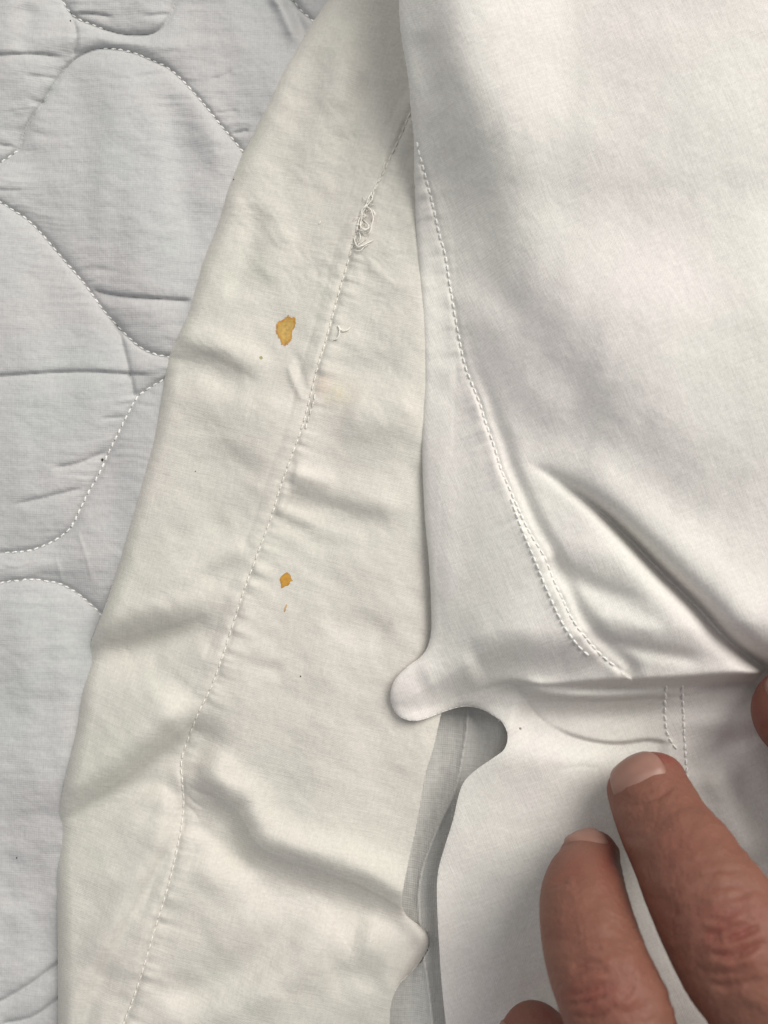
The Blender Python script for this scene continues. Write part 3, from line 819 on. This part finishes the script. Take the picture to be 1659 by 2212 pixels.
verts, faces = build_sheet(us, vs, ol, under_height, 1.0, 10)
uo = empty('under_sheet', world_pt(980, 1900, 2), 'shaded grey cotton underlayer with a long crease, seen through the gap left of the hand', 'sheet')
part('creased_cotton', make_mesh('creased_cotton', verts, faces), M_under, uo)

# ------------------------------------------------------------------ lint
def lint(u, v, hf, size, label, seed, spikes=0):
    r_ = random.Random(seed); n = 10; m = 7; vs_, fs_ = [], []
    for i in range(m):
        th = math.pi * i / (m - 1)
        for k in range(n):
            ph = 2 * math.pi * k / n
            r = size * (0.7 + 0.5 * r_.random())
            vs_.append((r * math.sin(th) * math.cos(ph), r * 1.4 * math.sin(th) * math.sin(ph), r * 0.5 * math.cos(th)))
    for i in range(m - 1):
        for k in range(n): fs_.append((i * n + k, (i + 1) * n + k, (i + 1) * n + (k + 1) % n, i * n + (k + 1) % n))
    base = Vector(world_pt(u, v, float(hf(np.array([u]), np.array([v]))[0]) + size * 300))
    V_ = np.array(vs_); F_ = np.array(fs_)
    for s in range(spikes):                      # stray fibres
        a = r_.uniform(0, 6.28); L = size * r_.uniform(2, 4); w = size * .12
        c, sn = math.cos(a), math.sin(a); b = len(V_)
        V_ = np.vstack([V_, [(-sn * w, c * w, 0), (sn * w, -c * w, 0), (c * L + sn * w, sn * L - c * w, size * .3), (c * L - sn * w, sn * L + c * w, size * .3),
                             (-sn * w, c * w, w * 2), (sn * w, -c * w, w * 2), (c * L + sn * w, sn * L - c * w, size * .3 + w), (c * L - sn * w, sn * L + c * w, size * .3 + w)]])
        F_ = np.vstack([F_, [(b, b+3, b+2, b+1), (b+4, b+5, b+6, b+7), (b, b+1, b+5, b+4), (b+1, b+2, b+6, b+5), (b+2, b+3, b+7, b+6), (b+3, b, b+4, b+7)]])
    o = bpy.data.objects.new('lint_speck', make_mesh('lint_speck', V_, F_)); col.objects.link(o); o.data.materials.append(M_lint)
    o.location = base; o['label'] = label; o['category'] = 'lint'; o['group'] = 'dark specks of lint on the fabric'
lint(221, 993, pad_s, 0.00024, 'black lint speck on the curved quilting line of the pad', 1, 1)
lint(152, 45, pad_s, 0.00013, 'tiny dark speck near the top left quilting line', 2)
lint(505, 388, sheet_s, 0.00013, 'tiny black speck near the upper left edge of the stained sheet', 3)
lint(1123, 1574, flap_s, 0.00012, 'dark star shaped lint fibre just right of the rounded gap', 4, 6)
lint(649, 1461, sheet_s, 0.00011, 'tiny dark speck below the diamond shaped orange stain', 5)
lint(36, 1853, pad_s, 0.00012, 'tiny dark speck at the lower left of the quilted pad', 6)
lint(422, 1018, sheet_s, 0.0001, 'tiny dark speck between the sheet edge and its hem stitching', 7)

# ------------------------------------------------------------------ hand
def finger_loft(ctrl, rolls, n_ring=150, n_seg=56, flat=0.92, tip=1.0):
    """ctrl: (u, v, height mm, half-width mm) from tip to knuckle. Returns rings and a surface function"""
    P = np.array([list(world_pt(c[0], c[1], c[2])) + [c[3] * 0.001] for c in ctrl])
    line = spline(P * 1e5, 20) / 1e5
    dense = np.array([np.interp(np.linspace(0, 1, n_ring), np.linspace(0, 1, len(line)), line[:, k]) for k in range(4)]).T
    C = dense[:, :3]; R = dense[:, 3]
    arc = np.r_[0, np.cumsum(np.linalg.norm(np.diff(C, axis=0), axis=1))]
    T = np.gradient(C, axis=0); T /= np.linalg.norm(T, axis=1)[:, None]
    r0 = R[0] * tip
    cap = np.clip(arc / (r0 * 1.25), 0, 1)
    Rr = R * np.power(np.maximum(0.0, 1 - (1 - cap) ** 2.3), 0.5)
    Rr[0] = R[0] * 0.03
    up = np.array([0, 0, 1.0])
    side = np.cross(T, up); side /= np.linalg.norm(side, axis=1)[:, None]
    nor = np.cross(side, T)
    a = math.radians(rolls)
    s2 = side * math.cos(a) + nor * math.sin(a); n2 = -side * math.sin(a) + nor * math.cos(a)
    def surf(i, th, off=0.0):
        """i ring index (float), th angle from dorsal centre, off metres outward"""
        k = np.clip(i, 0, n_ring - 1); f = lambda X: np.array([np.interp(k, np.arange(n_ring), X[:, j]) for j in range(3)])
        c = f(C); s = f(s2); n = f(n2); r = np.interp(k, np.arange(n_ring), Rr) + off
        return c + s * r * math.sin(th) + n * r * flat * math.cos(th)
    th = np.linspace(0, 2 * np.pi, n_seg, endpoint=False)
    V3 = C[:, None] + s2[:, None] * (Rr[:, None] * np.sin(th))[..., None] + n2[:, None] * (Rr[:, None] * flat * np.cos(th))[..., None]
    verts = V3.reshape(-1, 3)
    F = []
    for i in range(n_ring - 1):
        for k in range(n_seg):
            k2 = (k + 1) % n_seg
            F.append((i * n_seg + k, i * n_seg + k2, (i + 1) * n_seg + k2, (i + 1) * n_seg + k))
    tris = [tuple(range(n_seg))[::-1], tuple(((n_ring - 1) * n_seg + k) for k in range(n_seg))]
    return verts, F, tris, surf, arc

# (u, v, height of the centre line in mm, half width in mm), tip first
index_c = [(1372,1636,15.5,4.6),(1388,1672,18,6.7),(1419,1752,23.5,7.35),(1450,1810,28,7.8),(1483,1862,32.5,8.4),(1518,1925,37,8.9),(1556,1990,40.5,9.4),(1610,2085,43,9.6),(1672,2200,42,9.0),(1760,2440,36,9.4),(1900,2700,30,11)]
middle_c = [(1264,1810,15.5,3.8),(1273,1834,18,4.9),(1272,1872,22,5.5),(1263,1915,26.5,6.7),(1264,1972,31,7.45),(1287,2073,37,8.0),(1325,2165,41,8.3),(1385,2320,41,8.2),(1530,2520,35,9),(1720,2800,30,11)]
ring_c = [(1120,2208,16,4.6),(1140,2230,19,6.2),(1180,2290,26,7.2),(1250,2380,32,7.6),(1350,2520,35,8.0),(1450,2680,33,9),(1620,2920,30,11)]
little_c = [(1150,2620,16,5),(1200,2680,22,6.5),(1300,2800,26,7.5),(1500,3020,28,10)]
thumb_c = [(1652,1466,19,5.8),(1692,1500,21.5,8.4),(1775,1556,25,9.4),(1900,1650,29,9.8),(2010,1820,32,10),(2030,2150,32,11),(2010,2500,30,13)]
surfs = {}; allv = []; allf = []; off = 0
for nm, c, roll in (('index', index_c, -27), ('middle', middle_c, -48), ('ring', ring_c, -12), ('little', little_c, -10), ('thumb', thumb_c, 25)):
    v, f, caps, sf, ar = finger_loft(c, roll)
    surfs[nm] = (sf, ar)
    allv.append(v); allf += [tuple(i + off for i in q) for q in f] + [tuple(i + off for i in q) for q in caps]; off += len(v)
# palm: a rounded slab the fingers grow out of
pc = Vector(world_pt(1880, 2860, 26)); pn = 40; pm = 24; pv = []
ax = Vector((0.62, -0.78, 0)).normalized(); ay = Vector((0, 0, 1)).cross(ax)
for i in range(pm):
    t = math.pi * (i + .5) / pm
    for k in range(pn):
        a = 2 * math.pi * k / pn
        sx = math.copysign(abs(math.cos(t)) ** .7, math.cos(t)); rr = math.sin(t) ** .6
        p = pc + ax * (0.042 * sx) + ay * (0.036 * rr * math.cos(a)) + Vector((0, 0, 0.013 * rr * math.sin(a)))
        pv.append(tuple(p))
allv.append(np.array(pv))
for i in range(pm - 1):
    for k in range(pn):
        allf.append((off + i * pn + k, off + i * pn + (k + 1) % pn, off + (i + 1) * pn + (k + 1) % pn, off + (i + 1) * pn + k))
allf.append(tuple(off + k for k in range(pn))[::-1]); allf.append(tuple(off + (pm - 1) * pn + k for k in range(pn)))
raw = bpy.data.meshes.new('hand_raw'); raw.from_pydata([tuple(p) for p in np.vstack(allv)], [], allf); raw.update()
tmp = bpy.data.objects.new('hand_tmp', raw); col.objects.link(tmp)
rm = tmp.modifiers.new('r', 'REMESH'); rm.mode = 'VOXEL'; rm.voxel_size = 0.00040; rm.use_smooth_shade = True
sm = tmp.modifiers.new('s', 'SMOOTH'); sm.factor = 0.5; sm.iterations = 8
dg = bpy.context.evaluated_depsgraph_get(); dg.update()
skin_me = bpy.data.meshes.new_from_object(tmp.evaluated_get(dg)); skin_me.name = 'skin'
bpy.data.objects.remove(tmp)
nv = len(skin_me.vertices)
co = np.empty(nv * 3, np.float32); skin_me.vertices.foreach_get('co', co); co = co.reshape(-1, 3).astype(float)
no = np.empty(nv * 3, np.float32); skin_me.vertex_normals.foreach_get('vector', no) if hasattr(skin_me, 'vertex_normals') else None
no = no.reshape(-1, 3).astype(float)
u, v = layout_of(co)
dh = np.zeros(nv)
K = lambda pts, kind, A, w, **k: feature(dh, u, v, pts, kind, A, w, **k)
def rp(x, y): return (1110.3 + x * 0.3551, 1426.4 + y * 0.3551)      # from an enlarged view of the fingers
# index: last joint creases, then the big knuckle
K([rp(640,900),rp(720,880),rp(800,860),rp(880,830),rp(950,780),rp(1000,740)], 'sharp', -0.45, 6)
K([rp(620,860),rp(700,835),rp(800,800),rp(880,770)], 'sharp', -0.22, 5)
K([rp(650,950),rp(740,930),rp(830,890)], 'sharp', -0.2, 5)
K([rp(640,800),rp(760,760),rp(880,700)], 'bump', 0.3, 20)
for x0, y0, x1, y1, x2, y2, A in [(1130,1560,1260,1580,1400,1510,.22),(1110,1640,1240,1660,1440,1590,.3),(1130,1700,1300,1700,1545,1600,.45),(1180,1790,1350,1800,1545,1700,.55),
                                  (1080,1830,1180,1900,1400,1900,.25),(1000,1500,960,1600,980,1750,.3),(1100,1400,1250,1380,1400,1370,.2),(1200,1460,1320,1450,1500,1380,.18),(1150,1950,1300,1990,1545,1930,.3),(1040,1330,1180,1290,1400,1270,.2)]:
    K([rp(x0, y0), rp(x1, y1), rp(x2, y2)], 'sharp', -A * 1.4, 6)
    K([rp(x0, y0 + 36), rp(x1, y1 + 36), rp(x2, y2 + 36)], 'bump', A * 0.6, 12)
# middle finger
K([rp(200,1370),rp(260,1340),rp(340,1300),rp(420,1290)], 'sharp', -0.35, 6)
K([rp(190,1400),rp(280,1370),rp(330,1330)], 'sharp', -0.25, 5)
for x0, y0, x1, y1, x2, y2, A in [(330,1900,450,1830,560,1850,.25),(320,1960,450,1880,600,1900,.3),(300,2040,420,2020,560,1960,.35),(290,2090,430,2080,580,2030,.45),
                                  (330,2140,480,2180,640,2090,.4),(640,2090,720,1990,740,1880,.3),(350,1800,450,1750,560,1760,.2),(400,1700,480,1680,600,1690,.14)]:
    K([rp(x0, y0), rp(x1, y1), rp(x2, y2)], 'sharp', -A * 1.4, 6)
    K([rp(x0, y0 + 32), rp(x1, y1 + 32), rp(x2, y2 + 32)], 'bump', A * 0.5, 12)
K([(1640,1560),(1655,1575),(1680,1580)], 'sharp', -0.3, 6)
K([(1625,1590),(1650,1600),(1680,1602)], 'sharp', -0.3, 6)
K([(1100,2205),(1140,2196),(1170,2192)], 'sharp', -0.3, 6)
dh += 0.07 * fbm(u / 8, v / 8, 95, 2) + 0.07 * fbm((u + v) / 28, (v - u) / 7, 96, 2) + 0.28 * fbm(u / 70, v / 50, 97, 2)
calm = 1 - np.clip(sum(np.exp(-((u - a) / 62) ** 2 - ((v - b) / 52) ** 2) for a, b in ((1362, 1655), (1250, 1812), (1655, 1500), (1105, 2205))) * 1.6, 0, 1)   # nail beds stay smooth
dh *= calm
face_up = smooth01((no[:, 2] + 0.2) / 0.5)
co += no * (dh * face_up * 0.001)[:, None]
skin_me.vertices.foreach_set('co', co.astype(np.float32).ravel()); skin_me.update()
skin_me.materials.clear()
# pigment: redder over joints and at the tips
red = np.zeros(nv)
for cu, cv, ru, rv, a in [(1590,2010,85,75,1.0),(1300,2150,75,60,.8),(1440,1640,34,30,.9),(1322,1850,24,45,1.0),(1340,1690,50,30,.35),(1455,1880,60,90,.35),(1640,1560,30,60,1.0),(1655,1462,26,18,1.3),(1180,2195,30,30,1.0),(1080,2210,40,20,.8),(1240,1865,40,30,.4),(1305,1700,22,30,.6)]:
    red = np.maximum(red, a * np.exp(-((u - cu) / ru) ** 2 - ((v - cv) / rv) ** 2))
red = np.clip(0.8 * red * (0.8 + 0.5 * fbm(u / 30, v / 30, 98, 2)) - 0.5 * np.clip(-dh, 0, .5) * -1, 0, 1)
colr = np.zeros((nv, 4), np.float32); colr[:, 0] = red; colr[:, 3] = 1
at = skin_me.color_attributes.new('pigment', 'FLOAT_COLOR', 'POINT'); at.data.foreach_set('color', colr.ravel())

def skin_material():
    m = bpy.data.materials.new('skin'); m.use_nodes = True
    nt = m.node_tree; bs = nt.nodes['Principled BSDF']; Lk = nt.links
    tc = nn(nt, 'ShaderNodeTexCoord'); at = nn(nt, 'ShaderNodeAttribute'); at.attribute_name = 'pigment'
    sp = nn(nt, 'ShaderNodeSeparateColor'); Lk.new(at.outputs['Color'], sp.inputs[0])
    n = nn(nt, 'ShaderNodeTexNoise'); n.inputs['Scale'].default_value = 160; n.inputs['Detail'].default_value = 5
    Lk.new(tc.outputs['Object'], n.inputs[0])
    a = nn(nt, 'ShaderNodeMath', operation='MULTIPLY_ADD'); a.inputs[1].default_value = 0.5; Lk.new(n.outputs[0], a.inputs[0]); Lk.new(sp.outputs[0], a.inputs[2])
    mr = nn(nt, 'ShaderNodeMapRange'); mr.inputs['From Min'].default_value = 0.2; mr.inputs['From Max'].default_value = 1.15; Lk.new(a.outputs[0], mr.inputs[0])
    mx = nn(nt, 'ShaderNodeMix', data_type='RGBA'); Lk.new(mr.outputs[0], mx.inputs[0])
    mx.inputs[6].default_value = (0.21, 0.094, 0.066, 1); mx.inputs[7].default_value = (0.205, 0.064, 0.049, 1)
    Lk.new(mx.outputs[2], bs.inputs['Base Color'])
    bs.inputs['Roughness'].default_value = 0.55; bs.inputs['Specular IOR Level'].default_value = 0.3
    bs.inputs['Subsurface Weight'].default_value = 0.25; bs.inputs['Subsurface Radius'].default_value = (0.0022, 0.0008, 0.0004); bs.inputs['Subsurface Scale'].default_value = 1.0
    v = nn(nt, 'ShaderNodeTexVoronoi'); v.inputs['Scale'].default_value = 1500; Lk.new(tc.outputs['Object'], v.inputs[0])
    n2 = nn(nt, 'ShaderNodeTexNoise'); n2.inputs['Scale'].default_value = 900; n2.inputs['Detail'].default_value = 4; Lk.new(tc.outputs['Object'], n2.inputs[0])
    b = nn(nt, 'ShaderNodeBump'); b.inputs['Distance'].default_value = 0.0001; b.inputs['Strength'].default_value = 0.35; Lk.new(v.outputs['Distance'], b.inputs['Height'])
    b2 = nn(nt, 'ShaderNodeBump'); b2.inputs['Distance'].default_value = 0.0002; b2.inputs['Strength'].default_value = 0.4; Lk.new(n2.outputs[0], b2.inputs['Height']); Lk.new(b.outputs[0], b2.inputs['Normal'])
    Lk.new(b2.outputs[0], bs.inputs['Normal'])
    return m
M_skin = skin_material()
M_nail = simple_material('nail', (0.285, 0.155, 0.122), 0.42, 0.4, 0.06, 300)
hand = empty('hand', world_pt(1500, 1950, 15), 'bare left hand reaching in from the lower right, fingertips pressing the folded sheet', 'hand')
skin_me.materials.append(M_skin)
part('skin', skin_me, None, hand)

def nail(surf, arc, a0, a1, half, label, rise=0.00045):
    """nail plate from arc a0 (free edge) to a1 (cuticle), half angle `half` radians"""
    na, nb = 18, 18; vs_, fs_ = [], []
    idx = lambda a: np.interp(a, arc, np.arange(len(arc)))
    for layer in (0, 1):
        for i in range(na):
            t = i / (na - 1)
            for k in range(nb):
                s = (k / (nb - 1)) * 2 - 1
                # rounded corners at the free edge and a curved cuticle
                aa = a0 + (a1 - a0) * t + 0.0010 * (s * s) * (1 - t) - 0.0012 * (s * s) * t
                w = half * (0.94 + 0.06 * t)
                rim = min(1, 6 * (1 - abs(s))) * min(1, 5 * (1 - t) + .05)
                o = rise * rim if layer == 0 else -0.0005
                if layer == 0: o -= 0.00015 * (1 - rim)
                vs_.append(surf(idx(aa), s * w, o))
    g = na * nb
    for i in range(na - 1):
        for k in range(nb - 1):
            q = (i * nb + k, (i + 1) * nb + k, (i + 1) * nb + k + 1, i * nb + k + 1)
            fs_.append(q); fs_.append(tuple(g + j for j in q[::-1]))
    def rimf(a, b): fs_.append((a, b, b + g, a + g))
    for k in range(nb - 1): rimf(k, k + 1); rimf((na - 1) * nb + k + 1, (na - 1) * nb + k)
    for i in range(na - 1): rimf((i + 1) * nb, i * nb); rimf(i * nb + nb - 1, (i + 1) * nb + nb - 1)
    me = make_mesh('nail', np.array(vs_), np.array(fs_))
    return part('nail', me, M_nail, hand, label=label)
nail(*surfs['index'], 0.0012, 0.0088, 0.80, 'pale broad nail of the index finger')
nail(*surfs['middle'], 0.0008, 0.0072, 0.80, 'foreshortened nail of the middle finger')
nail(*surfs['ring'], 0.001, 0.008, 0.8, None)
nail(*surfs['thumb'], 0.0015, 0.0105, 0.85, 'thumbnail at the right edge')
